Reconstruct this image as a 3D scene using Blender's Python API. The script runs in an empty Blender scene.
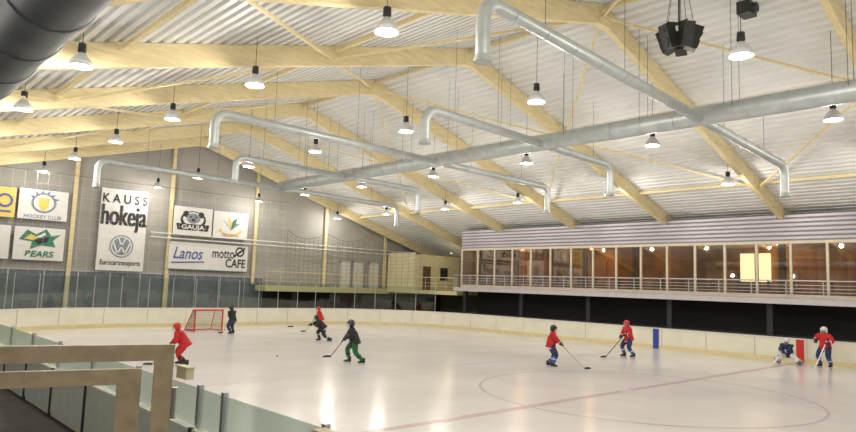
import bpy, math, random
from mathutils import Vector, Matrix
random.seed(4)
V=Vector
# ---------------------------------------------------------------- materials
def mat(name,col,rough=.6,metal=0.,emit=None,estr=0.,noise=0.,nscale=3.,bump=0.,spec=.5,stretch=None):
    m=bpy.data.materials.new(name); m.use_nodes=True
    nt=m.node_tree; b=nt.nodes['Principled BSDF']
    c=(col[0],col[1],col[2],1)
    b.inputs['Base Color'].default_value=c
    b.inputs['Roughness'].default_value=rough; b.inputs['Metallic'].default_value=metal
    b.inputs['Specular IOR Level'].default_value=spec
    if emit:
        b.inputs['Emission Color'].default_value=(*emit,1); b.inputs['Emission Strength'].default_value=estr
    if noise or bump:
        tc=nt.nodes.new('ShaderNodeTexCoord'); mp=nt.nodes.new('ShaderNodeMapping')
        nt.links.new(tc.outputs['Object'],mp.inputs['Vector'])
        if stretch: mp.inputs['Scale'].default_value=stretch
        n=nt.nodes.new('ShaderNodeTexNoise'); n.inputs['Scale'].default_value=nscale; n.inputs['Detail'].default_value=5
        nt.links.new(mp.outputs['Vector'],n.inputs['Vector'])
        if noise:
            r=nt.nodes.new('ShaderNodeValToRGB')
            r.color_ramp.elements[0].position=.3; r.color_ramp.elements[1].position=.7
            r.color_ramp.elements[0].color=tuple(x*(1-noise) for x in col)+(1,)
            r.color_ramp.elements[1].color=tuple(min(1,x*(1+noise)) for x in col)+(1,)
            nt.links.new(n.outputs['Fac'],r.inputs['Fac']); nt.links.new(r.outputs['Color'],b.inputs['Base Color'])
        if bump:
            bp=nt.nodes.new('ShaderNodeBump'); bp.inputs['Strength'].default_value=bump; bp.inputs['Distance'].default_value=.02
            nt.links.new(n.outputs['Fac'],bp.inputs['Height']); nt.links.new(bp.outputs['Normal'],b.inputs['Normal'])
    return m
def glassmat(name,tint,gloss=.1,rough=.03,diff=0.,dcol=(.8,.9,.85)):
    m=bpy.data.materials.new(name); m.use_nodes=True; nt=m.node_tree
    for n in list(nt.nodes): nt.nodes.remove(n)
    o=nt.nodes.new('ShaderNodeOutputMaterial'); t=nt.nodes.new('ShaderNodeBsdfTransparent'); t.inputs[0].default_value=(*tint,1)
    g=nt.nodes.new('ShaderNodeBsdfGlossy'); g.inputs['Roughness'].default_value=rough
    mx=nt.nodes.new('ShaderNodeMixShader'); mx.inputs[0].default_value=gloss
    nt.links.new(t.outputs[0],mx.inputs[1]); nt.links.new(g.outputs[0],mx.inputs[2])
    last=mx
    if diff>0:
        d=nt.nodes.new('ShaderNodeBsdfDiffuse'); d.inputs[0].default_value=(*dcol,1)
        m2=nt.nodes.new('ShaderNodeMixShader'); m2.inputs[0].default_value=diff
        nt.links.new(mx.outputs[0],m2.inputs[1]); nt.links.new(d.outputs[0],m2.inputs[2]); last=m2
    nt.links.new(last.outputs[0],o.inputs[0]); return m

M={}
M['ice']=mat('ice',(.81,.775,.77),rough=.2,noise=.07,nscale=.35,spec=.6)
M['line_red']=mat('line_red',(.64,.49,.50),rough=.25,noise=.1)
M['line_blue']=mat('line_blue',(.66,.67,.70),rough=.25,noise=.06)
M['line_thin']=mat('line_thin',(.58,.53,.55),rough=.25,noise=.1)
M['board']=mat('board_white',(.78,.75,.62),rough=.4,noise=.06,nscale=1.2)
M['board_y']=mat('board_yellow',(.70,.60,.33),rough=.45,noise=.08)
M['board_cap']=mat('board_cap',(.76,.75,.68),rough=.4,noise=.04)
M['outer']=mat('board_outer_panel',(.62,.68,.60),rough=.4,noise=.06)
M['seam']=mat('seam',(.35,.33,.28),rough=.6)
M['groove_shade']=mat('groove_shade',(.16,.14,.16),rough=.6)
M['glass']=glassmat('acrylic',(.90,.95,.93),.06)
M['frost']=glassmat('near_acrylic',(.87,.94,.90),.06,.06,.45,(.80,.88,.82))
M['deck']=mat('roof_deck',(.72,.73,.71),rough=.5,noise=.06,nscale=.6)
M['glulam']=mat('glulam',(.72,.61,.35),rough=.55,noise=.12,nscale=2,stretch=(1,6,6))
M['wall']=mat('wall_panel',(.36,.35,.315),rough=.7,noise=.08,nscale=.8)
M['walldark']=mat('wall_lower',(.16,.175,.195),rough=.6,noise=.2,nscale=1.)
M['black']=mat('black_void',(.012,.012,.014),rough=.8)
M['dark']=mat('dark_paint',(.03,.03,.035),rough=.6,noise=.2)
M['conc']=mat('concrete',(.05,.045,.04),rough=.85,noise=.25,nscale=2,bump=.2)
M['duct']=mat('galvanised',(.48,.52,.52),rough=.45,metal=.5,noise=.1,nscale=2.5)
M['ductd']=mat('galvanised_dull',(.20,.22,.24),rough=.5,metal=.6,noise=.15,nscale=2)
M['steel']=mat('steel',(.55,.56,.58),rough=.35,metal=.8)
M['fascia']=mat('fascia_metal',(.45,.43,.46),rough=.42,metal=.4,noise=.08,nscale=.5)
M['mull']=mat('window_frame',(.66,.58,.45),rough=.5,noise=.05)
M['slab']=mat('slab_edge',(.50,.48,.50),rough=.5,metal=.2,noise=.06)
M['yellow']=mat('yellow_paint',(.70,.62,.34),rough=.55,noise=.06)
M['cream']=mat('cream_wall',(.66,.61,.40),rough=.7,noise=.06)
M['white']=mat('white_vinyl',(.76,.75,.71),rough=.5,noise=.03)
M['ink']=mat('ink_black',(.02,.02,.02),rough=.5)
M['inkb']=mat('ink_blue',(.06,.10,.32),rough=.5)
M['inkg']=mat('ink_green',(.04,.20,.12),rough=.5)
M['inky']=mat('ink_yellow',(.78,.58,.12),rough=.5)
M['inkgrey']=mat('ink_grey',(.22,.25,.30),rough=.5)
M['wood']=mat('frame_wood',(.52,.42,.28),rough=.5,noise=.18,nscale=6,stretch=(3,3,3))
M['brown']=mat('room_panelling',(.44,.23,.08),rough=.5,noise=.5,nscale=.7,stretch=(2,2,.5))
M['brownd']=mat('room_dark_panel',(.12,.07,.04),rough=.5,noise=.2)
M['roomw']=mat('room_light_panel',(.62,.40,.18),rough=.6,noise=.1)
M['pane']=glassmat('window_glass',(.84,.78,.68),.16,.02)
M['glow']=mat('lit_window',(.9,.85,.6),emit=(1.,.88,.55),estr=2.6)
M['bulb']=mat('lamp_bulb',(1,1,1),emit=(1.,.96,.88),estr=22)
M['lampshell']=mat('lamp_reflector',(.72,.73,.76),rough=.3,metal=.4)
M['net']=mat('net_string',(.75,.72,.66),rough=.8)
M['netd']=mat('net_dark',(.22,.18,.14),rough=.9)
M['goalred']=mat('goal_red',(.60,.03,.02),rough=.4)
M['door']=mat('door_white',(.62,.60,.54),rough=.5)
M['markred']=mat('mark_red',(.62,.03,.02),rough=.4)
M['markblue']=mat('mark_blue',(.02,.05,.32),rough=.4)
M['skin']=mat('skin',(.62,.38,.27),rough=.55)
M['eye']=mat('eye',(.05,.03,.02),rough=.2)
M['lip']=mat('lip',(.45,.16,.13),rough=.5)
M['hair']=mat('hair',(.10,.06,.03),rough=.8)
M['boot']=mat('skate_boot',(.02,.02,.022),rough=.35)
M['redj']=mat('jersey_red',(.50,.012,.015),rough=.7,noise=.1,nscale=8)
M['blackj']=mat('jersey_black',(.012,.012,.015),rough=.7,noise=.1,nscale=8)
M['blueK']=mat('sock_blue',(.04,.10,.30),rough=.7,noise=.1,nscale=8)
M['greenK']=mat('trousers_green',(.008,.12,.04),rough=.7,noise=.1,nscale=8)
M['whiteK']=mat('kit_white',(.72,.72,.73),rough=.6)
M['navy']=mat('kit_navy',(.015,.025,.09),rough=.7,noise=.1,nscale=8)
M['stickw']=mat('stick_wood',(.50,.34,.12),rough=.5,noise=.1)
M['stickb']=mat('stick_black',(.03,.03,.03),rough=.4)

# ---------------------------------------------------------------- mesh builder
class B:
    def __init__(s): s.v=[];s.f=[];s.m=[];s.sm=[];s.mats=[]
    def mi(s,m):
        if isinstance(m,str): m=M[m]
        if m not in s.mats: s.mats.append(m)
        return s.mats.index(m)
    def add(s,vs,fs,m,smooth=False):
        o=len(s.v); s.v+= [tuple(x) for x in vs]; k=s.mi(m)
        for f in fs: s.f.append([o+i for i in f]); s.m.append(k); s.sm.append(smooth)
    def box(s,x0,x1,y0,y1,z0,z1,m):
        vs=[(x,y,z) for z in (z0,z1) for y in (y0,y1) for x in (x0,x1)]
        s.add(vs,[(0,2,3,1),(4,5,7,6),(0,1,5,4),(2,6,7,3),(0,4,6,2),(1,3,7,5)],m)
    def bar(s,p,q,w,h,m,up=V((0,0,1))):
        p=V(p);q=V(q);d=(q-p).normalized(); r=d.cross(up)
        if r.length<1e-4: r=V((1,0,0))
        r.normalize(); u=r.cross(d)
        vs=[]
        for c in (p,q):
            for a,b in ((-1,-1),(1,-1),(1,1),(-1,1)): vs.append(c+r*a*w/2+u*b*h/2)
        s.add(vs,[(0,1,2,3),(7,6,5,4),(0,4,5,1),(1,5,6,2),(2,6,7,3),(3,7,4,0)],m)
    def cyl(s,p,q,r,m,seg=10,r2=None,smooth=True,caps=True):
        p=V(p);q=V(q);r2=r if r2 is None else r2
        d=(q-p).normalized(); a=d.cross(V((0,0,1)))
        if a.length<1e-3: a=V((1,0,0))
        a.normalize(); b=a.cross(d); vs=[]
        for c,rr in ((p,r),(q,r2)):
            for i in range(seg):
                t=2*math.pi*i/seg; vs.append(c+a*math.cos(t)*rr+b*math.sin(t)*rr)
        s.add(vs,[(i,(i+1)%seg,seg+(i+1)%seg,seg+i) for i in range(seg)],m,smooth)
        if caps:
            s.add(vs,[tuple(range(seg-1,-1,-1)),tuple(range(seg,2*seg))],m)
    def loft(s,rings,m,smooth=True,caps=True):
        n=len(rings[0]); vs=[p for r in rings for p in r]; fs=[]
        for k in range(len(rings)-1):
            for i in range(n): fs.append((k*n+i,k*n+(i+1)%n,(k+1)*n+(i+1)%n,(k+1)*n+i))
        s.add(vs,fs,m,smooth)
        if caps: s.add(vs,[tuple(range(n-1,-1,-1)),tuple((len(rings)-1)*n+i for i in range(n))],m)
    def lathe(s,c,prof,m,seg=20,mtx=None,smooth=True,a0=0,a1=2*math.pi):
        c=V(c); rings=[]
        for r,z in prof:
            ring=[]
            for i in range(seg):
                t=a0+(a1-a0)*i/seg; p=V((r*math.cos(t),r*math.sin(t),z))
                if mtx: p=mtx@p
                ring.append(c+p)
            rings.append(ring)
        s.loft(rings,m,smooth,caps=False)
    def tube(s,pts,r,m,seg=14,ref=V((0,1,0))):
        pts=[V(p) for p in pts]; rings=[]
        for i,p in enumerate(pts):
            t=(pts[min(i+1,len(pts)-1)]-pts[max(i-1,0)]).normalized()
            b=t.cross(ref).normalized()
            rings.append([p+ref*math.cos(a)*r+b*math.sin(a)*r for a in [2*math.pi*k/seg for k in range(seg)]])
        s.loft(rings,m,True,True)
    def text(s,txt,x,y,z,size,m,sx=1.,align='LEFT',shear=0.,bold=0.):
        cu=bpy.data.curves.new('t','FONT'); cu.body=txt; cu.size=size; cu.align_x=align; cu.shear=shear; cu.offset=bold
        ob=bpy.data.objects.new('t',cu); bpy.context.scene.collection.objects.link(ob)
        dg=bpy.context.evaluated_depsgraph_get(); me=ob.evaluated_get(dg).to_mesh()
        vs=[(x+v.co.x*sx,y,z+v.co.y) for v in me.vertices]; fs=[tuple(p.vertices) for p in me.polygons]
        s.add(vs,fs,m); ob.evaluated_get(dg).to_mesh_clear()
        bpy.data.objects.remove(ob); bpy.data.curves.remove(cu)
    def disc(s,x,y,z,r,m,r0=0.,sx=1.,seg=28,a0=0,a1=360):
        n=seg; vs=[];fs=[]
        for i in range(n+1):
            t=math.radians(a0+(a1-a0)*i/n)
            vs.append((x+math.cos(t)*r*sx,y,z+math.sin(t)*r)); vs.append((x+math.cos(t)*r0*sx,y,z+math.sin(t)*r0))
        for i in range(n): fs.append((2*i,2*i+1,2*i+3,2*i+2))
        s.add(vs,fs,m)
    def poly(s,pts,y,m):
        s.add([(p[0],y,p[1]) for p in pts],[tuple(range(len(pts)))],m)
    def obj(s,name,parent=None,loc=None,rotz=0):
        me=bpy.data.meshes.new(name); me.from_pydata(s.v,[],s.f)
        for m in s.mats: me.materials.append(m)
        for i,p in enumerate(me.polygons): p.material_index=s.m[i]; p.use_smooth=s.sm[i]
        me.update()
        o=bpy.data.objects.new(name,me); bpy.context.scene.collection.objects.link(o)
        if parent: o.parent=parent
        if loc: o.location=loc
        o.rotation_euler[2]=rotz
        return o
def empty(name,loc=(0,0,0),rz=0):
    e=bpy.data.objects.new(name,None); e.empty_display_size=.2; bpy.context.scene.collection.objects.link(e)
    e.location=loc; e.rotation_euler[2]=rz; return e

# ---------------------------------------------------------------- dimensions  (x = across the rink, y = along it)
X0,X1=4.2,35.2; Y0,Y1=-19.,41.; CY=11.; CX=19.7; R=8.5
AX=19.2; AZ=12.4
def zb(x): return AZ-(.27*(AX-x) if x<AX else .305*(x-AX))
BD=.7
WY=45.2
XL,XR=-6.,44.; YB=-21.
# floor and ice
b=B(); b.box(XL,XR,YB,WY,-.25,-.02,'conc'); b.obj('floor')
def rpath(x0,x1,y0,y1,r,n=14):
    pts=[]
    for cx,cy,a in ((x1-r,y0+r,-90),(x1-r,y1-r,0),(x0+r,y1-r,90),(x0+r,y0+r,180)):
        for i in range(n+1):
            t=math.radians(a+90*i/n); pts.append(V((cx+r*math.cos(t),cy+r*math.sin(t),0)))
    return pts
b=B(); pts=rpath(X0,X1,Y0,Y1,R)
b.add([(p.x,p.y,0) for p in pts]+[(p.x,p.y,-.02) for p in pts],[tuple(range(len(pts)))]+[(i,i+len(pts),(i+1)%len(pts)+len(pts),(i+1)%len(pts)) for i in range(len(pts))],'ice')
ice=b.obj('ice_rink')
b=B()
def flat(x0,x1,y0,y1,m,z=.004): b.add([(x0,y0,z),(x1,y0,z),(x1,y1,z),(x0,y1,z)],[(0,1,2,3)],m)
def ring(cx,cy,r,w,m,z=.005,seg=80):
    vs=[];fs=[]
    for i in range(seg):
        t=2*math.pi*i/seg
        for rr in (r-w/2,r+w/2): vs.append((cx+rr*math.cos(t),cy+rr*math.sin(t),z))
    for i in range(seg): j=(i+1)%seg; fs.append((2*i,2*i+1,2*j+1,2*j))
    b.add(vs,fs,m)
flat(X0+.05,X1-.05,CY-.13,CY+.13,'line_red')
flat(X0+.05,X1-.05,CY+7.2,CY+7.5,'line_blue'); flat(X0+.05,X1-.05,CY-7.5,CY-7.2,'line_blue')
flat(X0+1.6,X1-1.6,Y1-4.03,Y1-3.97,'line_red')
ring(19.15,CY-.5,5.0,.09,'line_thin')
b.add([(19.15+.3*math.cos(t*.5236),CY+.3*math.sin(t*.5236),.006) for t in range(12)],[tuple(range(12))],'line_blue')
for sx in (-7,7): ring(CX+sx,Y1-10,4.5,.05,'line_thin')
b.obj('ice_markings',ice)

# boards
def sweep(bd,path,prof,m,closed=True,smooth=False):
    n=len(path); rings=[]
    for i,p in enumerate(path):
        a=path[(i-1)%n] if (closed or i>0) else p; c=path[(i+1)%n] if (closed or i<n-1) else p
        t=(c-a).normalized(); o=V((t.y,-t.x,0))
        rings.append([p+o*q[0]+V((0,0,q[1])) for q in prof])
    k=len(prof); vs=[v for r in rings for v in r]; fs=[]
    for i in range(n if closed else n-1):
        j=(i+1)%n
        for q in range(k): fs.append((i*k+q,j*k+q,j*k+(q+1)%k,i*k+(q+1)%k))
    bd.add(vs,fs,m,smooth)
def dens(path,closed,step):
    out=[];n=len(path)
    for i in range(n if closed else n-1):
        a=path[i];c=path[(i+1)%n];k=max(1,int((c-a).length/step))
        for j in range(k): out.append(a.lerp(c,j/k))
    if not closed: out.append(path[-1])
    return out
pp=rpath(X0,X1,Y0,Y1,R,16)
boards=empty('rink_boards')
b=B()
far=pp[0:51]
near=[V((X0,Y1-R,0)),V((X0,Y0+R,0))]
last=pp[51:]
for path in (far,):
    sweep(b,path,[(0,0),(.14,0),(.14,1.14),(0,1.14)],'board',False)
    sweep(b,path,[(-.03,.0),(.0,0),(.0,.2),(-.015,.22)],'board_y',False)
    sweep(b,path,[(-.04,1.12),(.18,1.12),(.18,1.17),(-.04,1.17)],'board_cap',False)
sweep(b,near,[(0,0),(.14,0),(.14,.98),(0,.98)],'board',False)
sweep(b,near,[(-.03,.97),(.18,.97),(.18,1.01),(-.03,1.01)],'board_cap',False)
sweep(b,last,[(0,0),(.14,0),(.14,1.14),(0,1.14)],'board',False)
L=0;d=dens(far,False,.1)
for i in range(1,len(d)-1):
    L+=(d[i]-d[i-1]).length
    if L>2.4:
        L=0; t=(d[i+1]-d[i-1]).normalized(); o=V((t.y,-t.x,0)); c=d[i]-o*.004
        b.bar(c+V((0,0,.2)),c+V((0,0,1.12)),.03 if abs(t.y)>.5 else .012,.03 if abs(t.y)<=.5 else .012,'seam')
for y,m in ((CY-.1,'markred'),(CY+7.35,'markblue'),(CY-7.35,'markblue')):
    b.box(X1-.035,X1,y-.17,y+.17,.0,1.13,m)
b.obj('panels',boards)
# end glass
b=B(); g=pp[17+4:51-4]
sweep(b,g,[(.06,1.17),(.075,1.17),(.075,3.0),(.06,3.0)],'glass',False)
L=99;d=dens(g,False,.1)
for i in range(1,len(d)-1):
    L+=(d[i]-d[i-1]).length
    if L>1.5:
        L=0; t=(d[i+1]-d[i-1]).normalized(); o=V((t.y,-t.x,0)); c=d[i]+o*.07
        b.cyl(c+V((0,0,1.17)),c+V((0,0,3.02)),.025,'steel',6)
b.obj('end_safety_glass',boards)
# near glass
b=B(); xs=X0-.07
posts=[-9.,-6.,-3.6,-1.2,1.2,3.5,5.9,8.25,9.0,11.4,13.8,16.2,18.6,21,23.4,25.8,28.2,30.6,32.5]
for i,y in enumerate(posts):
    b.box(xs-.035,xs+.035,y-.035,y+.035,1.02,1.6,'steel')
    b.box(xs-.12,xs-.075,y-.05,y+.05,.0,1.02,'dark')
    if i<len(posts)-1:
        b.box(xs-.008,xs+.008,y+.04,posts[i+1]-.04,1.02,1.55,'frost')
        b.box(xs-.10,xs-.075,y+.05,posts[i+1]-.05,.08,.98,'outer')
b.obj('side_safety_glass',boards)

# ---------------------------------------------------------------- roof
b=B()
def deckprof(x0,x1):
    pts=[]; per=.36; n=int((x1-x0)/per); per=(x1-x0)/n
    for i in range(n):
        x=x0+i*per
        for dx,dz in ((0,0),(.50,0),(.60,.10),(.90,.10)): pts.append((x+dx*per,dz))
    pts.append((x1,0)); return pts
pl=[(x,zb(x)+BD+dz) for x,dz in deckprof(XL,AX)]+[(x,zb(x)+BD+dz) for x,dz in deckprof(AX,XR+.6)[1:]]
vs=[(x,y,z) for y in (YB,WY+.1) for x,z in pl]; n=len(pl)
b.add(vs,[(i,i+1,n+i+1,n+i) for i in range(n-1)],'deck')
b.obj('ceiling')
beamY=[5.6+6.4*k for k in range(-4,7)]
b=B()
for y in beamY:
    for xa,xb in ((XL,AX),(AX,XR)):
        za,zc=zb(xa),zb(xb); w=.11
        vs=[];
        for yy in (y-w,y+w):
            vs+=[(xa,yy,za),(xb,yy,zc),(xb,yy,zc+BD-.01),(xa,yy,za+BD-.01)]
        b.add(vs,[(0,1,2,3),(7,6,5,4),(0,4,5,1),(1,5,6,2),(2,6,7,3),(3,7,4,0)],'glulam')
    b.box(AX-.35,AX+.35,y-.13,y+.13,AZ-.10,AZ+.45,'glulam')
b.obj('roof_beams')
b=B()
sx=[-1.5,5.5,12.4,AX,26.2,33.2]
for x in sx:
    b.box(x-.05,x+.05,YB+.2,WY-.1,zb(x)+.45,zb(x)+.6,'glulam')
for k in range(len(beamY)-1):
    ya,yc=beamY[k],beamY[k+1]
    for i in range(len(sx)-1):
        a,c=(ya,yc) if (i+k)%2==0 else (yc,ya)
        b.bar((sx[i],a,zb(sx[i])+.25),(sx[i+1],c,zb(sx[i+1])+.25),.08,.08,'glulam')
b.obj('roof_bracing')

# ---------------------------------------------------------------- walls
def gable(name,y0,y1,xa,xb,mats):
    b=B(); xs=[xa,AX,xb]
    vs=[]
    for y in (y0,y1):
        for x in xs: vs.append((x,y,0))
        for x in xs: vs.append((x,y,zb(x)+BD+.11))
    b.add(vs,[(0,1,4,3),(1,2,5,4),(6,9,10,7),(7,10,11,8),(3,4,10,9),(4,5,11,10)],mats); return b
b=gable('wall_end',WY,WY+.2,XL,XR,'wall')
for z in [3.4+.45*i for i in range(20)]:
    xa=max(XL,AX-(AZ+BD-z)/.27); xb=min(XR,AX+(AZ+BD-z)/.305)
    if xb>xa: b.box(xa,xb,WY-.012,WY,z,z+.03,'wall')
wend=b.obj('wall_end')
b=B(); b.box(XL,25,WY-.09,WY-.02,0,3.3,'walldark')
for i in range(16): b.box(XL+1+i*1.9,XL+1.06+i*1.9,WY-.11,WY-.09,0,3.3,'steel')
b.box(XL,25,WY-.14,WY-.09,3.24,3.34,'slab'); b.obj('dado',wend)
b=gable('wall_back',YB-.2,YB,XL,XR,'wall'); b.obj('wall_back')
b=B(); b.box(XL-.2,XL,YB,WY,0,zb(XL)+BD+.1,'wall'); b.obj('wall_left')
b=B(); b.box(XR,XR+.2,YB,WY,0,zb(XR)+BD+.1,'wall'); b.obj('wall_right')
for x in (5.2,11.5,17.6,24.1,30.5,36.9):
    b=B(); b.box(x-.12,x+.12,WY-.32,WY-.15,0 if x<24 else 2.75,zb(x)+BD-.05,'glulam')
    b.box(x-.16,x+.16,WY-.35,WY-.14,0 if x<24 else 2.75,.12 if x<24 else 2.85,'steel'); b.obj('wall_column')
b=B()
for z in (5.75,6.05): b.cyl((16.2,WY-.55,z),(42,WY-.55,z),.045,'white',8)
for i in range(14): b.bar((16.4+i*1.95,WY-.55,5.7),(16.4+i*1.95,WY-.02,6.1),.05,.05,'steel')
b.obj('service_pipes',wend)

# ---------------------------------------------------------------- gallery (right side)
GX=36.5; G0,G1=-14.,35.0; gal=root=empty('viewing_gallery')
b=B(); b.box(GX-.9,GX+7.4,G0,G1,2.82,3.08,'slab'); b.box(GX-.92,GX-.9,G0,G1,2.80,3.0,'slab'); b.obj('floor_slab',root)
b=B()
prof=[];z=6.05
while z<7.3: 
    prof+=[(0,z),(0,z+.06),(-.05,z+.08),(-.05,z+.20)]; b.box(GX-.075,GX-.055,G0,G1,z+.012,z+.05,'groove_shade'); z+=.225  # dark strip in each recess stands in for shade between the ribs
prof.append((0,7.42))
n=len(prof); vs=[(GX-.06+p[0],y,p[1]) for y in (G0,G1) for p in prof]
b.add(vs,[(i,n+i,n+i+1,i+1) for i in range(n-1)],'fascia')
b.box(GX-.05,GX+.02,G0,G1,6.02,7.4,'fascia')
b.box(GX-.05,GX+1.0,G0,G1,7.4,7.43,'dark')
b.box(GX+.02,GX+7.4,G1-.12,G1,2.82,6.05,'fascia')
b.box(GX+.02,GX+1.8,G1-.12,G1,6.05,7.0,'fascia')
b.obj('fascia_cladding',root)
b=B(); pit=1.67; y=G1
b.box(GX-.06,GX+.06,G0,G1,5.9,6.05,'mull'); b.box(GX-.06,GX+.06,G0,G1,3.08,3.3,'mull')
while y>G0:
    b.box(GX-.07,GX+.07,y-.06,y+.06,3.1,6.0,'mull'); y-=pit
b.obj('window_frames',root)
b=B(); b.box(GX-.01,GX+.01,G0,G1,3.3,5.9,'pane'); b.obj('window_panes',root)
b=B()  # interior
b.box(40.4,40.5,G0,G1,3.08,6.0,'brown'); b.box(GX+.1,40.4,G0,G1,6.0,6.05,'brown'); b.box(GX+.1,40.4,G0,G1,3.08,3.1,'brownd')
y=G1-1.
while y>G0+2:
    w=random.choice((.9,1.3,1.9)); m=random.choice(('brownd','roomw','brown','roomw'))
    b.box(40.28,40.4,y-w,y,3.1,random.choice((5.2,5.9,4.6)),m); y-=w+random.uniform(.3,1.3)
for y in (31,25,21.2,12.5,6,0): b.box(38.2,38.5,y,y+.3,3.1,6.0,'brownd')
for y in (28.5,18.3,9.5): b.box(37.0,40.3,y,y+.1,3.1,6.0,'brown')
b.box(40.24,40.28,13.9,15.6,4.0,5.65,'glow'); b.box(40.2,40.25,14.72,14.78,4.0,5.65,'mull')
for y0 in range(-10,34,3):
    b.cyl((37.6,y0,3.1),(37.6,y0,3.8),.04,'steel',6); b.cyl((37.6,y0,3.8),(37.6,y0,3.84),.4,'roomw',14)
    for s in (-.7,.7):
        b.box(37.4,37.8,y0+s-.2,y0+s+.2,3.5,3.55,'brownd'); b.box(37.4,37.8,y0+s+(.17 if s>0 else -.2),y0+s+(.2 if s>0 else -.17),3.55,3.98,'brownd')
        for q in ((37.42,-.18),(37.78,-.18),(37.42,.18),(37.78,.18)): b.cyl((q[0],y0+s+q[1],3.1),(q[0],y0+s+q[1],3.5),.015,'steel',5)
b.obj('room_interior',root)
b=B(); xr=GX-.85
for z in (3.25,3.42,3.59,3.76): b.cyl((xr,G0,z),(xr,G1,z),.018,'steel',6)
b.cyl((xr,G0,3.98),(xr,G1,3.98),.035,'steel',8)
y=G1
while y>G0: b.cyl((xr,y,3.08),(xr,y,3.98),.025,'steel',6); y-=1.67
b.obj('railing',root)
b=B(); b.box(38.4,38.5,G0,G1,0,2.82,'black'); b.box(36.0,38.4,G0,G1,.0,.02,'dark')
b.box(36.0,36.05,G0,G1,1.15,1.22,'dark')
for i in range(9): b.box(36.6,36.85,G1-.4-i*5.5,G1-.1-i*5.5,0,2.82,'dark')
b.obj('undercroft',root)
b=B()
for i in range(7):
    y=G1-2-i*3.2; b.box(37,37.45,y-2.2,y,.42,.5,'dark'); b.box(37.4,37.45,y-2.2,y,.5,1.0,'dark')
    for q in (.1,2.0): b.box(37.05,37.4,y-q-.05,y-q,.02,.42,'dark')
b.obj('player_bench',root)
# corner balcony on end wall
root=empty('corner_balcony')
b=B(); b.box(24.3,XR-.02,43.3,WY-.35,2.3,2.72,'yellow'); b.box(GX-.5,XR-.02,G1+.02,43.3,2.45,2.72,'yellow'); b.obj('deck',root)
b=B()
def rail(p,q,step):
    p=V(p);q=V(q);n=int((q-p).length/step)
    for z in (.35,.62): b.cyl(p+V((0,0,z)),q+V((0,0,z)),.016,'yellow',6)
    b.cyl(p+V((0,0,1.05)),q+V((0,0,1.05)),.03,'yellow',8)
    for i in range(n+1):
        c=p.lerp(q,i/n); b.cyl(c,c+V((0,0,1.05)),.02,'yellow',6)
rail((24.4,43.35,2.72),(GX-.5,43.35,2.72),1.1); rail((GX-.45,43.3,2.72),(GX-.45,G1+.1,2.72),1.1); b.obj('railing',root)
b=B()
for x in (27,33,39): b.box(x-.15,x+.15,43.6,43.9,0,2.3,'dark')
b.obj('supports',root)
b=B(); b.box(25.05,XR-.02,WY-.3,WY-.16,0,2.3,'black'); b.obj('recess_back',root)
b=B(); b.box(37.3,42.6,41.2,41.35,2.72,5.75,'cream'); b.box(37.2,37.3,41.2,WY-.35,2.72,5.9,'cream')
b.box(38.1,39.0,41.15,41.2,2.72,4.75,'brownd'); b.box(40.2,41.1,41.16,41.2,3.6,4.7,'dark'); b.obj('partition',root)
for i,x in enumerate((32.2,33.6,35.3)):
    b=B(); b.box(x,x+.95,WY-.2,WY-.06,2.72,4.85,'door'); b.box(x-.06,x,WY-.22,WY-.05,2.72,4.95,'slab'); b.box(x+.95,x+1.01,WY-.22,WY-.05,2.72,4.95,'slab')
    b.box(x-.06,x+1.01,WY-.22,WY-.05,4.85,4.95,'slab'); b.cyl((x+.85,WY-.25,3.75),(x+.72,WY-.25,3.75),.015,'steel',6); b.obj('door_%d'%(i+1))

# ---------------------------------------------------------------- banners on end wall
YW=WY-.42
def banner(x0,x1,z0,z1,fn,m='white',name='sponsor_banner'):
    b=B()
    b.box(x0,x1,YW,YW+.02,z0,z1,m)
    b.box(x0,x1,YW-.015,YW+.035,z1-.05,z1,'inkgrey'); b.box(x0,x1,YW-.01,YW+.03,z0,z0+.03,'inkgrey')
    for i in range(5):
        x=x0+.1+(x1-x0-.2)*i/4
        b.cyl((x,YW+.01,z1-.02),(x,YW+.06,z1+.18),.01,'steel',5)
    fn(b,YW-.02,x0,x1,z0,z1); return b.obj(name)
def f1(b,y,x0,x1,z0,z1):
    c=(x0+x1)/2
    b.text('K A U S S',c,y,z1-.95,.80,'ink',.88,'CENTER',bold=.02)
    for k,o in enumerate((-.045,-.02,.02,.045)): b.text('hokeja',c+o,y-.0012*k,z1-2.40,1.9,'ink',.57,'CENTER',bold=.008)
    zc=z0+1.62
    b.disc(c,y,zc,.74,'inkgrey'); b.disc(c,y-.004,zc,.66,'white',.58)
    yy=y-.004
    for p,q in (((-.22,.54),(0,.05)),((.22,.54),(0,.05)),((-.52,.24),(-.23,-.48)),((-.23,-.48),(0,0)),((0,0),(.23,-.48)),((.23,-.48),(.52,.24))):
        b.poly([(c+p[0]-.05,zc+p[1]),(c+q[0]-.05,zc+q[1]),(c+q[0]+.05,zc+q[1]),(c+p[0]+.05,zc+p[1])],yy,'white')
    b.text('Eurocartransports',c,y,z0+.4,.46,'ink',.74,'CENTER',bold=.008)
banner(13.0,15.95,3.35,8.75,f1)
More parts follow.
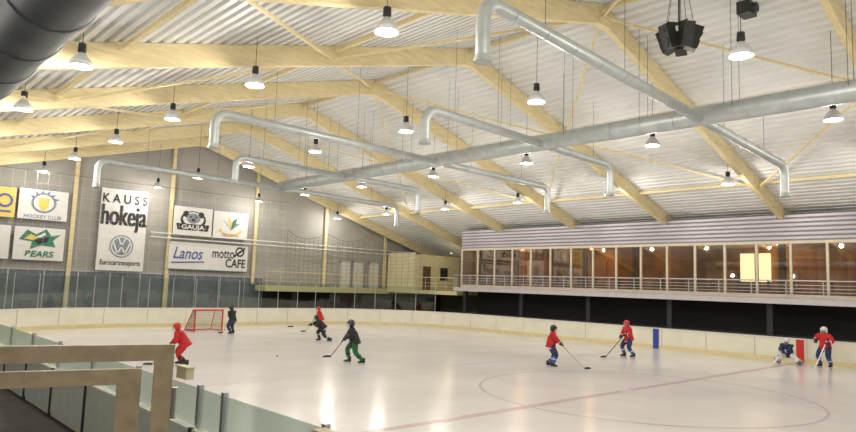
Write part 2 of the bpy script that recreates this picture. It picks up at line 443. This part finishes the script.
def bear(b,y,x0,x1,z0,z1):
    c=(x0+x1)/2; z=(z0+z1)/2+.1
    b.disc(c,y,z,.62,'ink',.0,1.5); b.disc(c,y-.004,z+.05,.5,'white',0,1.5)
    b.disc(c-.55,y-.006,z+.38,.22,'ink'); b.disc(c+.55,y-.006,z+.38,.22,'ink')
    b.disc(c,y-.008,z+.1,.36,'inkgrey',0,1.4); b.disc(c-.2,y-.01,z+.2,.07,'ink'); b.disc(c+.2,y-.01,z+.2,.07,'ink'); b.disc(c,y-.01,z,.11,'ink',0,1.3)
    b.poly([(c-1.1,z-.75),(c+1.1,z-.75),(c+1.2,z-.3),(c-1.2,z-.3)],y-.01,'ink'); b.text('GAUJA',c,y-.014,z-.66,.42,'white',1.3,'CENTER',bold=.01)
banner(17.75,20.55,6.0,8.1,bear)
def plant(b,y,x0,x1,z0,z1):
    c=(x0+x1)/2; z=(z0+z1)/2
    b.disc(c,y,z-.1,.75,'inky',.62,1.3,a0=200,a1=340)
    for a,m in ((60,'inkg'),(100,'inky'),(140,'inkg'),(30,'inkgrey')):
        t=math.radians(a); dx,dz=math.cos(t),math.sin(t)
        b.poly([(c,z-.4),(c+dx*.5-dz*.14,z-.1+dz*.5),(c+dx*.95,z-.3+dz*1.0),(c+dx*.5+dz*.14,z-.2+dz*.4)],y-.004-a*.00003,m)
    b.text('SPORTS',c,y,z-.85,.3,'inkgrey',1.2,'CENTER')
banner(20.65,23.35,6.0,8.05,plant)
def lanos(b,y,x0,x1,z0,z1):
    b.text('Lanos',x0+.25,y,z0+.75,1.15,'inkb',.78,'LEFT',.3,.012)
    b.poly([(x0+.2,z0+.5),(x0+2.5,z0+.62),(x0+2.6,z0+.54),(x0+.2,z0+.40)],y,'inkb')
    b.text('motto',x1-2.8,y,z0+.95,.95,'ink',.72,'LEFT',bold=.012); b.text('CAFE',x1-1.75,y,z0+.3,.85,'ink',.8,'LEFT',bold=.02)
    b.disc(x1-.65,y,z0+1.45,.36,'ink',.24); b.poly([(x1-1.2,z0+1.1),(x1-.3,z0+1.8),(x1-.2,z0+1.68),(x1-1.1,z0+1.0)],y-.004,'ink')
banner(17.6,23.5,3.65,5.6,lanos)
def crest(b,y,x0,x1,z0,z1):
    c=(x0+x1)/2; z=(z0+z1)/2
    b.disc(c,y,z+.1,.62,'inkgrey',.5,1.1); b.poly([(c-.3,z+.4),(c+.3,z+.4),(c+.25,z-.15),(c,z-.4),(c-.25,z-.15)],y-.004,'inky')
    for a in range(20,170,25):
        t=math.radians(a); b.poly([(c+math.cos(t)*.66,z+.1+math.sin(t)*.6),(c+math.cos(t)*.95,z+.1+math.sin(t)*.8),(c+math.cos(t+.2)*.66,z+.1+math.sin(t+.2)*.6)],y,'inkb')
    b.text('HOCKEY CLUB',c,y,z-.85,.3,'inkb',1.0,'CENTER')
banner(8.45,11.1,6.25,8.15,crest)
def yel(b,y,x0,x1,z0,z1):
    b.text('SPORTA',x0+.2,y,z1-.8,.6,'inkb',.8); b.text('BIROJS',x0+.2,y,z1-1.5,.6,'inkb',.8)
    b.disc(x1-.55,y,z0+1.0,.42,'inkb',.28); b.poly([(x1-.9,z0+.3),(x1-.2,z0+.3),(x1-.2,z0+.42),(x1-.9,z0+.42)],y,'inkb')
banner(5.5,8.3,6.25,8.1,yel,'inky')
def hawk(b,y,x0,x1,z0,z1):
    c=(x0+x1)/2; z=(z0+z1)/2+.1
    b.poly([(c-1.1,z+.1),(c-.7,z+.7),(c-.2,z+.45),(c+.3,z+.8),(c+.6,z+.4),(c+1.1,z+.5),(c+.7,z+.1),(c+.9,z-.3),(c+.1,z-.2),(c-.5,z-.45),(c-.4,z)],y,'inkg')
    b.poly([(c-.85,z+.15),(c-.5,z+.45),(c-.1,z+.25),(c-.35,z+.1)],y-.004,'inky'); b.poly([(c-.3,z+.1),(c+.5,z+.35),(c+.4,z),(c-.1,z-.15)],y-.006,'ink')
    b.poly([(c-.2,z+.3),(c+.25,z+.6),(c+.3,z+.45),(c,z+.25)],y-.007,'white')
    b.text('BEARS',c,y-.008,z-.9,.5,'inkg',1.1,'CENTER',.2,.015)
banner(8.4,11.1,3.8,5.85,hawk)
def dis(b,y,x0,x1,z0,z1):
    b.text('ADIS',x0+.2,y,z0+.75,1.0,'ink',.9,bold=.02)
banner(5.4,8.2,3.8,5.85,dis)

# ---------------------------------------------------------------- ducts
DX=21.; DZ=9.03
root=empty('ventilation_duct')
b=B(); b.cyl((DX,-12,DZ),(DX,36.2,DZ),.32,'duct',24)
y=-11.4
while y<36.2: b.cyl((DX,y-.02,DZ),(DX,y+.02,DZ),.335,'duct',24); y+=1.2
b.obj('main_run',root)
def branch(xa,xb,y,za,zc,da,dc,r):
    pts=[(xa,y,za-da)]; rr=.45
    def arc(cx,cz,a0,a1):
        for i in range(7):
            t=math.radians(a0+(a1-a0)*i/6); pts.append((cx+rr*math.cos(t),y,cz+rr*math.sin(t)))
    arc(xa+rr,za-rr,180,90); arc(xb-rr,zc-rr,90,0); pts.append((xb,y,zc-dc))
    b.tube(pts,r,'duct',14)
    x=xa+1
    while x<xb-.6:
        z=za+(zc-za)*(x-xa)/(xb-xa); b.cyl((x-.015,y,z),(x+.015,y,z),r+.012,'duct',14); x+=1.2
    for xx,z in ((xa,za-da),(xb,zc-dc)): b.cyl((xx,y,z-.12),(xx,y,z+.05),r+.05,'duct',14,r2=r)
b=B()
BR=[(10.15,28.7,9.3,9.40,8.55,1.3,1.2,.165),(14.4,25.9,15.7,9.02,8.85,1.1,1.3,.16),(9.9,29.6,21.9,9.02,8.85,1.2,1.35,.16),(14.4,26.4,29.2,9.02,8.9,1.2,1.3,.16),(10.2,30.7,36.2,9.02,8.8,1.3,1.3,.16)]
for xa,xb,y,za,zc,da,dc,r in BR: branch(xa,xb,y,za,zc,da,dc,r)
b.obj('branches',root)
b=B()
for xa,xb,y,za,zc,*_ in BR:
    for t in (.12,.32,.68,.88):
        x=xa+(xb-xa)*t; z=za+(zc-za)*t; 
        b.cyl((x,y,z+.1),(x,y,zb(x)+BD),.008,'dark',4)
for i in range(15):
    y=-11+i*3.2
    for s in (-.3,.3): b.cyl((DX+s,y,DZ),(DX+s,y,zb(DX+s)+BD),.008,'dark',4)
b.obj('hanger_wires',root)
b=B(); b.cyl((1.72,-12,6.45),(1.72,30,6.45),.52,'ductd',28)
y=-11.
while y<30: b.cyl((1.72,y-.03,6.45),(1.72,y+.03,6.45),.54,'ductd',28); y+=1.5
for i in range(12):
    y=-10+i*3.4; b.cyl((1.72,y,6.9),(1.72,y,zb(1.72)+BD),.012,'dark',4)
b.obj('side_duct')

# ---------------------------------------------------------------- lamps
def lampmesh():
    b=B()
    prof=[(.02,.62),(.09,.60),(.10,.40),(.07,.36),(.12,.30),(.24,.16),(.29,.0),(.27,.0),(.22,.15),(.10,.28),(.0,.29)]
    b.lathe((0,0,0),[(.0,.62)]+prof[:4],'dark',16); b.lathe((0,0,0),prof[3:],'lampshell',20)
    b.lathe((0,0,0),[(0,-.02),(.12,.0),(.19,.04),(.21,.10),(.0,.14)],'bulb',16)
    return b
lm=lampmesh().obj('pendant_lamp'); me=lm.data; bpy.data.objects.remove(lm)
rows=[(-2.2,5.6),(4.35,8.25),(9.1,8.9),(16.0,8.95),(23.4,8.85),(30.5,8.25)]  # leftmost row is out of view, added to brighten gate frame and near boards
EN=212
for x,z in rows:
    for i in range(-2,7):
        if x<0 and i>4: continue
        y=(6.1 if x>12 else 5.15)+6.22*i
        o=bpy.data.objects.new('pendant_lamp',me); bpy.context.scene.collection.objects.link(o); o.location=(x,y,z)
        c=B(); c.cyl((0,0,.6),(0,0,zb(x)+BD-z+.03),.010,'dark',4); c.obj('cord',o)
        ld=bpy.data.lights.new('lamp_light','POINT'); ld.energy=EN if x>5 else (165 if x>0 else 120); ld.color=(1,.94,.86); ld.shadow_soft_size=.14
        l=bpy.data.objects.new('lamp_light',ld); bpy.context.scene.collection.objects.link(l); l.parent=o; l.location=(0,0,-.2)
# gallery ceiling lights
cl=empty('gallery_ceiling_lights')
for y in (-8,0,7,13,19,25,31):
    g=B(); g.cyl((38.9,y,5.95),(38.9,y,6.0),.14,'lampshell',14); g.obj('fitting',cl)
    ld=bpy.data.lights.new('room_light','POINT'); ld.energy=52; ld.color=(1,.68,.38); ld.shadow_soft_size=.05
    l=bpy.data.objects.new('room_light',ld); bpy.context.scene.collection.objects.link(l); l.location=(38.9,y,5.75); l.parent=cl
g=B(); g.cyl((39.5,39.2,5.9),(39.5,39.2,6.0),.14,'lampshell',14); g.obj('fitting',cl)
ld=bpy.data.lights.new('corner_light','POINT'); ld.energy=25; ld.color=(1,.8,.5); ld.shadow_soft_size=.1
l=bpy.data.objects.new('corner_light',ld); bpy.context.scene.collection.objects.link(l); l.location=(39.5,39.2,5.7); l.parent=cl

# speaker cluster
root=empty('speaker_cluster',(AX,9.2,11.15))
b=B()
for i in range(5):
    a=2*math.pi*i/5+.3; mt=Matrix.Rotation(a,4,'Z')@Matrix.Translation((.42,0,0))@Matrix.Rotation(.35,4,'Y')
    s=B(); s.box(-.17,.19,-.17,.17,-.38,.38,'ink'); s.cyl((.19,0,-.15),(.22,0,-.15),.13,'dark',14); s.cyl((.19,0,.2),(.22,0,.2),.07,'dark',12)
    off=len(b.v); b.v+=[tuple(mt@V(v)) for v in s.v]; kk=[b.mi(m) for m in s.mats]
    for f,m,sm in zip(s.f,s.m,s.sm): b.f.append([off+j for j in f]); b.m.append(kk[m]); b.sm.append(sm)
b.obj('speakers',root)
b=B()
for a in range(5):
    t=2*math.pi*a/5+.3; b.bar((0,0,.5),(.5*math.cos(t),.5*math.sin(t),.42),.04,.06,'dark'); b.cyl((.45*math.cos(t),.45*math.sin(t),.42),(.2*math.cos(t),.2*math.sin(t),1.9),.010,'dark',4)
b.cyl((0,0,-.2),(0,0,1.9),.03,'dark',8)
b.obj('mount',root)
b=B(); b.box(-.3,.3,-.2,.2,-.2,.2,'ink'); b.cyl((0,-.2,0),(0,-.32,0),.16,'dark',14); b.bar((0,0,.2),(0,0,.7),.05,.05,'dark'); b.obj('stage_spotlight',None,(20.7,7.7,12.15))

# protective nets
b=B()
xs=GX-.25
for k in range(6):
    ya,yc=beamY[3+k]-1.0,beamY[4+k]-1.0
    if yc>36: break
    prev=None
    for i in range(17):
        t=i/16; y=ya+(yc-ya)*t; z=7.84-.36*4*t*(1-t)
        p=V((xs,y,z))
        if prev: b.cyl(prev,p,.014,'netd',4)
        b.cyl(p,(xs,y,7.43),.006,'netd',3)
        prev=p
b.obj('top_net',gal)
b=B()
n=26
P=[]
for i in range(n+1):
    t=i/n; x=25.5+9.5*t; y=42.6-4.5*t*t
    P.append((V((x,y,3.0)),V((x,y,6.9-.55*4*((t*3)%1)*(1-(t*3)%1)))))
for i,(a,c) in enumerate(P):
    b.cyl(a,c,.012,'netd',3)
    if i:
        b.cyl(P[i-1][1],c,.018,'netd',4)
        for q in range(1,12): b.cyl(P[i-1][0].lerp(P[i-1][1],q/12),a.lerp(c,q/12),.010,'netd',3)
b.obj('corner_net',boards)
b=B()   # fine net behind the end boards
x=4.
while x<25.6: b.cyl((x,42.4,3.0),(x,42.4,8.9),.005,'net',3); x+=.6
z=3.4
while z<8.9: b.cyl((4,42.4,z),(25.5,42.4,z),.005,'net',3); z+=.6
b.cyl((4,42.4,8.9),(25.5,42.4,8.9),.012,'netd',4)
b.obj('end_net',boards)

# ---------------------------------------------------------------- goal
root=empty('hockey_goal',(17.2,37.,.006),math.radians(8))
b=B(); w=.915;h=1.22
for s in (-w,w): b.cyl((s,0,0),(s,0,h),.045,'goalred',10)
b.cyl((-w-.045,0,h),(w+.045,0,h),.045,'goalred',10)
for s in (-w,w):
    b.cyl((s,0,.03),(s*.95,1.1,.03),.03,'goalred',8); b.cyl((s,0,h),(s*.8,.55,h),.025,'goalred',8); b.cyl((s*.8,.55,h),(s*.95,1.1,.03),.025,'goalred',8)
b.cyl((-w*.95,1.1,.03),(w*.95,1.1,.03),.03,'goalred',8); b.cyl((-w*.8,.55,h),(w*.8,.55,h),.025,'goalred',8)
b.obj('frame',root)
b=B()
def netq(a,bb,c,d,nu,nv):
    a,bb,c,d=map(V,(a,bb,c,d))
    for i in range(nu+1): b.cyl(a.lerp(bb,i/nu),d.lerp(c,i/nu),.008,'netd',3)
    for j in range(nv+1): b.cyl(a.lerp(d,j/nv),bb.lerp(c,j/nv),.008,'netd',3)
netq((-w*.95,1.1,.03),(w*.95,1.1,.03),(w*.8,.55,h),(-w*.8,.55,h),18,13)
netq((-w,0,h),(w,0,h),(w*.8,.55,h),(-w*.8,.55,h),18,6)
for s in (-1,1): netq((s*w,0,0.01),(s*w*.95,1.1,.03),(s*w*.8,.55,h),(s*w,0,h),10,12)
b.obj('net',root)

# ---------------------------------------------------------------- people
def skin(verts,edges,radii,name,sub=2,root=0):
    me=bpy.data.meshes.new(name); me.from_pydata([tuple(v) for v in verts],edges,[])
    ob=bpy.data.objects.new(name,me); bpy.context.scene.collection.objects.link(ob)
    md=ob.modifiers.new('s','SKIN'); md.use_smooth_shade=True
    for i,r in enumerate(radii):
        sv=me.skin_vertices[0].data[i]; sv.radius=(r,r) if not isinstance(r,tuple) else r; sv.use_root=(i==root)
    s2=ob.modifiers.new('u','SUBSURF'); s2.levels=sub; s2.render_levels=sub
    dg=bpy.context.evaluated_depsgraph_get(); dg.update()
    out=bpy.data.meshes.new_from_object(ob.evaluated_get(dg))
    bpy.data.objects.remove(ob)
    for p in out.polygons: p.use_smooth=True
    return out
def ik(a,c,l1,l2,pole):
    d=c-a; D=d.length; mx=(l1+l2)*.995
    if D>mx: c=a+d*(mx/D); d=c-a; D=mx
    x=(l1*l1-l2*l2+D*D)/(2*D); h=math.sqrt(max(0,l1*l1-x*x)); dn=d.normalized()
    p=(pole-dn*pole.dot(dn)).normalized()
    return a+dn*x+p*h,c
def segd(p,a,c):
    ab=c-a; t=max(0,min(1,(p-a).dot(ab)/ab.length_squared)); return (p-(a+ab*t)).length
def player(x,y,yaw,s=1.,jersey='redj',pants='blackj',sock='blueK',helmet='ink',glove='ink',hip=.86,lean=.35,feet=((-.18,-.1),(.18,.12)),
           top=(.12,.30,1.02),blade=(.25,1.15),head=(0,0),goalie=False,low=.38,stick='stickw',free=None,name='hockey_player',stripe='whiteK'):
    root=empty(name,(x,y,0),math.radians(yaw)); root.scale=(s,s,s)
    hc=V((0,0,hip)); sp=V((0,math.sin(lean),math.cos(lean)))
    waist=hc+sp*.14; chest=hc+sp*.32; neck=hc+sp*.50
    hl=lean*.45; hd=V((math.sin(head[0])*math.sin(hl),math.sin(hl),math.cos(hl)))
    hb=neck+hd*.07; hm=neck+hd*.16+V((0,.01,0)); ht=neck+hd*.25
    shl=chest+sp*.12+V((-.20,0,0)); shr=chest+sp*.12+V((.20,0,0))
    hipl=hc+V((-.11,0,-.04)); hipr=hc+V((.11,0,-.04))
    anl=V((feet[0][0],feet[0][1],.15)); anr=V((feet[1][0],feet[1][1],.15))
    knl,anl=ik(hipl,anl,.40,.40,V((-.25,1,0))); knr,anr=ik(hipr,anr,.40,.40,V((.25,1,0)))
    T=V(top); H=V((blade[0],blade[1],(blade[2] if len(blade)>2 else .03))); Lw=T.lerp(H,low)
    tl,tr=(T,Lw)
    if free is not None: tr=V(free)
    ell,wl=ik(shl,tl,.28,.30,V((-.8,-.5,-.5))); elr,wr=ik(shr,tr,.28,.30,V((.8,-.5,-.5)))
    wl2=ell.lerp(wl,.80); wr2=elr.lerp(wr,.80)
    vs=[hc,waist,chest,chest+sp*.12,neck,hb,hm,ht, shl,ell,wl2, shr,elr,wr2, hipl,hipl.lerp(knl,.5),knl,knl.lerp(anl,.4),anl, hipr,hipr.lerp(knr,.5),knr,knr.lerp(anr,.4),anr]
    es=[(0,1),(1,2),(2,3),(3,4),(4,5),(5,6),(6,7),(3,8),(8,9),(9,10),(3,11),(11,12),(12,13),(0,14),(14,15),(15,16),(16,17),(17,18),(0,19),(19,20),(20,21),(21,22),(22,23)]
    rd=[(.18,.16),(.185,.15),(.21,.165),(.19,.15),.075,.062,.098,.075, .12,.095,.06, .12,.095,.06, .145,.135,.10,.092,.06, .145,.135,.10,.092,.06]
    me=skin(vs,es,rd,'body')
    zones=[]
    def z(i,j,m): zones.append((vs[i],vs[j],m,(rd[i] if not isinstance(rd[i],tuple) else rd[i][0]),(rd[j] if not isinstance(rd[j],tuple) else rd[j][0])))
    for e in es:
        if e in ((4,5),(5,6),(6,7)): m=2
        elif e in ((0,14),(0,19),(14,15),(19,20),(15,16),(20,21)): m=1
        elif e in ((16,17),(17,18),(21,22),(22,23)): m=3
        else: m=0
        z(e[0],e[1],m)
    for m in (jersey,pants,'skin',sock): me.materials.append(M[m])
    for p in me.polygons:
        best=9e9
        for a,c,m,ra,rc in zones:
            dd=segd(p.center,a,c)/((ra+rc)/2)
            if dd<best: best=dd; p.material_index=m
    ob=bpy.data.objects.new('body',me); bpy.context.scene.collection.objects.link(ob); ob.parent=root
    b=B()
    rz=Matrix.Rotation(-lean,3,'X')
    def ell_ring(c,rx,ry,rot=rz,n=20): return [c+rot@V((rx*math.cos(t),ry*math.sin(t),0)) for t in [2*math.pi*i/n for i in range(n)]]
    b.loft([ell_ring(hc-sp*.13,.235,.21),ell_ring(hc-sp*.02,.225,.20),ell_ring(waist,.21,.185),ell_ring(chest,.21,.17)],jersey,True,False)
    b.loft([ell_ring(hc-sp*.135,.237,.212),ell_ring(hc-sp*.105,.236,.211)],stripe,True,False)
    for kn,an in ((knl,anl),(knr,anr)):
        b.cyl(kn.lerp(an,.40),kn.lerp(an,.50),.098,stripe,14,r2=.095,caps=False)
    for e0,w0 in ((ell,wl2),(elr,wr2)): b.cyl(e0.lerp(w0,.40),e0.lerp(w0,.52),.09,stripe,12,r2=.084,caps=False)
    b.obj('kit_trim',root)
    hy=head[0]; hr=Matrix.Rotation(hy,3,'Z')@Matrix.Rotation(-hl*.5,3,'X')
    def hp(a,bb,c): return hm+hr@V((a,bb,c))
    b=B()
    m3=hr
    b.lathe(hp(0,-.005,.0),[(.128,-.03),(.132,.02),(.125,.07),(.095,.115),(.05,.138),(.0,.145)],helmet,20,m3)
    b.loft([[hp(.13*math.cos(t),-.005+.13*math.sin(t),zz) for t in [math.radians(a) for a in range(-200,21,22)]] for zz in (-.09,-.02)],helmet,True,False)
    b.loft([[hp(.133*math.cos(t),.0+.15*math.sin(t),zz) for t in [math.radians(a) for a in range(10,171,16)]] for zz in (.02,.045)],helmet,True,False)
    for i in range(5):
        zz=.01-.035*i; pr=None
        for a in range(10,171,20):
            t=math.radians(a); p=hp(.115*math.cos(t),.03+.12*math.sin(t),zz)
            if pr: b.cyl(pr,p,.0035,'steel',4)
            pr=p
    for xx in (-.06,-.02,.02,.06):
        yy=.03+.12*math.sqrt(max(0,1-(xx/.115)**2)); b.cyl(hp(xx,yy,.02),hp(xx,yy,-.13),.0035,'steel',4)
    b.obj('helmet',root)
    b=B()
    for sgn in (-1,1):
        b.lathe(hp(sgn*.034,.086,.0),[(0,-.012),(.010,-.006),(.012,0),(.010,.006),(0,.012)],'eye',10,m3)
        b.lathe(hp(sgn*.1,0,-.02),[(0,-.03),(.012,-.02),(.016,0),(.012,.02),(0,.03)],'skin',8,m3)
    b.loft([[hp(0,.088,.01),hp(.006,.088,.008),hp(-.006,.088,.008)],[hp(0,.125,-.03),hp(.016,.092,-.035),hp(-.016,.092,-.035)]],'skin')
    b.loft([[hp(-.024,.088,-.062),hp(.024,.088,-.062),hp(.02,.098,-.058),hp(-.02,.098,-.058)],[hp(-.024,.088,-.07),hp(.024,.088,-.07),hp(.02,.098,-.074),hp(-.02,.098,-.074)]],'lip')
    b.lathe(hp(0,-.035,-.02),[(.085,-.085),(.1,-.05),(.102,0),(.0,.01)],'hair',14,m3)
    b.obj('face',root)
    sd=(H-T).normalized()
    def hand(w,e,c,side,axis):
        f=(c-e).normalized(); ax=axis; n=(f-ax*f.dot(ax))
        if n.length<.1: n=V((0,1,0))-ax*ax.y
        n.normalize(); q=ax.cross(n)*side
        pv=[w,c-n*.045-q*.012]; pe=[(0,1)]; pr=[.045,(.05,.042)]
        for i in range(4):
            o=ax*(-.036+.024*i); ln=(3,4,4,3)[i]
            ks=[c+o-n*.032+q*.018, c+o+n*.0+q*.037, c+o+n*.034+q*.018, c+o+n*.030-q*.016][:ln]
            base=1
            for kpt in ks:
                pv.append(kpt); pe.append((base,len(pv)-1)); pr.append(.0135 if base==1 else .012); base=len(pv)-1
        base=1
        for kpt in (c-ax*.05-n*.03-q*.03,c-ax*.045-q*.04,c-ax*.035+n*.02-q*.034):
            pv.append(kpt); pe.append((base,len(pv)-1)); pr.append(.014); base=len(pv)-1
        h=skin(pv,pe,pr,'hand',1); h.materials.append(M[glove])
        o=bpy.data.objects.new('glove',h); bpy.context.scene.collection.objects.link(o); o.parent=root
        g=B(); g.cyl(e.lerp(w,.80),w+f*.02,.078,glove,14,r2=.05); g.obj('glove_cuff',root)
    hand(wl2,ell,wl,-1,sd); hand(wr2,elr,wr,1,sd if free is None else V((1,0,0)))
    b=B()
    if goalie:
        mid=T.lerp(H,.55); b.bar(T-sd*.12,mid,.03,.022,stick); b.bar(mid,H+V((0,0,.03)),.03,.09,stick,up=V((1,0,0))); bl=.36;bh=.10
    else:
        b.bar(T-sd*.14,H+V((0,0,.02)),.036,.026,stick); bl=.30;bh=.075
    fd=V((sd.x,sd.y,0)); fd=fd.normalized() if fd.length>.05 else V((0,1,0))
    sdv=V((-fd.y,fd.x,0)); dirb=(fd*.9+sdv*.35).normalized(); z0=H.z-.03
    rings=[]
    for t,hh in ((0,.05),(.15,bh),(.7,bh),(1,bh*.6)):
        c=H+dirb*bl*t+sdv*.03*t*t; c.z=z0
        o=sdv*.006; rings.append([c-o,c+o,c+o+V((0,0,hh)),c-o+V((0,0,hh))])
    b.loft(rings,'stickb' if stick!='whiteK' else 'whiteK',False)
    b.cyl(T-sd*.14,T-sd*.04,.02,'whiteK',8); b.obj('hockey_stick',root)
    b=B()
    for an,kn,ft in ((anl,knl,feet[0]),(anr,knr,feet[1])):
        lift=an.z-.15; ang=(-.12 if an is anl else .12)
        fr=Matrix.Rotation(-ang,3,'Z'); o=V((an.x,an.y,lift))
        def rg(yc,z0,z1,hw): return [o+fr@V((sx*hw,yc,zz)) for sx,zz in ((-.6,z0),(.6,z0),(1,(z0+z1)/2),(.75,z1),(-.75,z1),(-1,(z0+z1)/2))]
        b.loft([rg(-.075,.075,.22,.03),rg(-.06,.06,.25,.048),rg(.02,.06,.25,.05),rg(.06,.06,.17,.048),rg(.14,.06,.135,.048),rg(.19,.065,.115,.035),rg(.205,.075,.10,.015)],'boot')
        for yy in (-.03,.12): b.loft([[o+fr@V((sx*.014,yy+sy*.035,zz)) for sx,sy in ((-1,-1),(1,-1),(1,1),(-1,1))] for zz in (.03,.065)],'whiteK',False)
        b.loft([[o+fr@V((sx*.003,yy,zz)) for sx,zz in ((-1,0 if abs(yy)<.15 else .01),(1,0 if abs(yy)<.15 else .01),(1,.035),(-1,.035))] for yy in (-.1,-.07,.14,.18)],'steel',False)
    b.obj('skates',root)
    if goalie:
        b=B()
        for kn,an in ((knl,anl),(knr,anr)):
            d=(an-kn).normalized(); fw=(V((0,1,.2))-d*V((0,1,.2)).dot(d)).normalized(); sd2=d.cross(fw)
            rings=[]
            for t,hw in ((-.28,.09),(-.1,.13),(.3,.135),(.8,.125),(1.05,.11)):
                c=kn.lerp(an,t)+fw*.09
                rings.append([c+sd2*hw*a+fw*.05*bb for a,bb in ((-1,-1),(-.9,.4),(-.4,1),(.4,1),(.9,.4),(1,-1))])
            b.loft(rings,'whiteK')
            for t in (.0,.35,.7): 
                c=kn.lerp(an,t)+fw*.142; b.bar(c-sd2*.1,c+sd2*.1,.012,.05,'navy',up=fw)
        b.bar(wr-V((.0,.02,.16)),wr+V((.0,.02,.16)),.2,.05,'whiteK',up=V((0,1,0)))
        b.obj('leg_pads',root)
    return root

LFT=46.7; RGT=-133.3
player(9.75,22.75,LFT+5,1.0,'redj','redj','blackj',helmet='goalred',hip=.78,lean=.55,feet=((-.22,-.16),(.2,.16)),top=(-.05,.40,.80),blade=(.15,1.1),stripe='redj')
player(17.4,34.4,20,.97,'blackj','navy','navy',helmet='ink',hip=.86,lean=.25,feet=((-.2,-.08),(.2,.1)),blade=(.3,1.0),stripe='greenK')
player(19.7,28.8,LFT,.97,'blackj','blackj','blackj',helmet='ink',hip=.76,lean=.75,feet=((-.12,-.42),(.15,.22)),top=(-.15,.45,.85),blade=(.1,1.65,.75),stripe='whiteK')
player(23.1,34.1,LFT,.97,'redj','blackj','blackj',helmet='goalred',hip=.86,lean=.3,feet=((-.2,-.1),(.2,.1)),blade=(.3,1.0),stripe='redj')
player(15.5,20.5,LFT+6,1.04,'blackj','greenK','greenK',helmet='ink',hip=.85,lean=.28,feet=((-.12,-.34),(.15,.18)),top=(-.08,.34,.98),blade=(.05,.85,.25),stick='stickb',stripe='blackj')
player(22.0,16.0,RGT-12,1.02,'redj','navy','blueK',helmet='ink',hip=.87,lean=.15,feet=((-.17,-.1),(.17,.08)),top=(.1,.28,1.02),blade=(-.05,1.3),stick='stickw')
player(28.8,16.4,LFT+12,1.07,'redj','navy','blueK',helmet='goalred',hip=.87,lean=.18,feet=((-.20,-.12),(.18,.12)),top=(-.1,.30,1.0),blade=(.1,1.05),stick='stickb',head=(.4,0))
player(33.9,11.0,LFT+45,1.02,'navy','whiteK','whiteK',helmet='whiteK',hip=.50,lean=.55,feet=((-.42,-.15),(.42,-.1)),top=(.2,.40,.55),blade=(.35,1.0),goalie=True,stick='whiteK',stripe='whiteK',name='hockey_goalkeeper')
player(33.9,9.45,LFT+30,1.12,'redj','navy','blueK',helmet='whiteK',hip=.87,lean=.12,feet=((-.17,-.05),(.17,.08)),top=(-.2,.34,1.0),blade=(-.25,1.25),stick='whiteK',free=(.34,.10,1.0))
b=B(); b.cyl((14.2,24.,0),(14.2,24.,.026),.04,'ink',14)
b.obj('hockey_puck')

# ---------------------------------------------------------------- near stands and gate frame
b=B(); b.box(XL+.02,1.25,YB+.05,WY-6,0,1.35,'conc'); b.box(1.25,1.9,YB+.05,WY-6,0,.68,'conc'); b.obj('stand_platform')
root=empty('stand_gate')
d=V((.56,-.15,0)).normalized(); c0=V((1.085,2.63,0)); up=V((0,0,1))
b=B()
def gp(a,z): return c0-d*a+V((0,0,z))
def gbar(a0,z0,a1,z1,w,h): b.bar(gp(a0,z0),gp(a1,z1),w,h,'wood',up=up if abs(z1-z0)<.01 else d)
gbar(0,2.80,1.9,2.80,.035,.062)
gbar(.035,2.769,.035,1.36,.035,.07)
gbar(.115,2.71,1.9,2.71,.03,.058)
gbar(.157,2.681,.157,1.36,.03,.085)
gbar(1.86,2.769,1.86,1.36,.05,.08)
gbar(.2,1.5,1.82,1.5,.03,.07)
gbar(.07,2.2,.115,2.2,.03,.05); gbar(.07,1.55,.115,1.55,.03,.05)
b.obj('frame',root)
b=B()
for q in (1.7,2.6): b.cyl(gp(-.012,q-.06),gp(-.012,q+.06),.012,'steel',8)
b.obj('hinges',root)
b=B(); b.box(-.06,.06,-.17,.17,0,.16,'cream'); b.box(-.065,.065,-.19,.19,.16,.18,'yellow'); b.box(.05,.062,-.1,.1,.04,.12,'dark'); b.obj('control_box',None,(X0-.07,9.55,1.62))
b=B(); b.box(X0-.45,X0-.33,5.3,5.55,.0,1.62,'wood'); b.box(X0-.47,X0-.31,5.28,5.57,1.62,1.65,'wood'); b.obj('gate_post')

# ---------------------------------------------------------------- world, camera
w=bpy.data.worlds.new('world'); bpy.context.scene.world=w; w.use_nodes=True
w.node_tree.nodes['Background'].inputs[0].default_value=(.5,.55,.6,1); w.node_tree.nodes['Background'].inputs[1].default_value=.3
bpy.context.scene.view_settings.view_transform='Standard'
r=V((.725,-.682,.0343)); fw=V((.681,.729,.107)).normalized(); r=(r-fw*r.dot(fw)).normalized(); u=r.cross(fw)
cam=bpy.data.cameras.new('camera'); co=bpy.data.objects.new('camera',cam); bpy.context.scene.collection.objects.link(co)
mt=Matrix((r,u,-fw)).transposed().to_4x4(); mt.translation=V((0,0,3.1)); co.matrix_world=mt
cam.sensor_width=36; cam.lens=36*650/856; cam.clip_start=.05; cam.clip_end=300
bpy.context.scene.camera=co
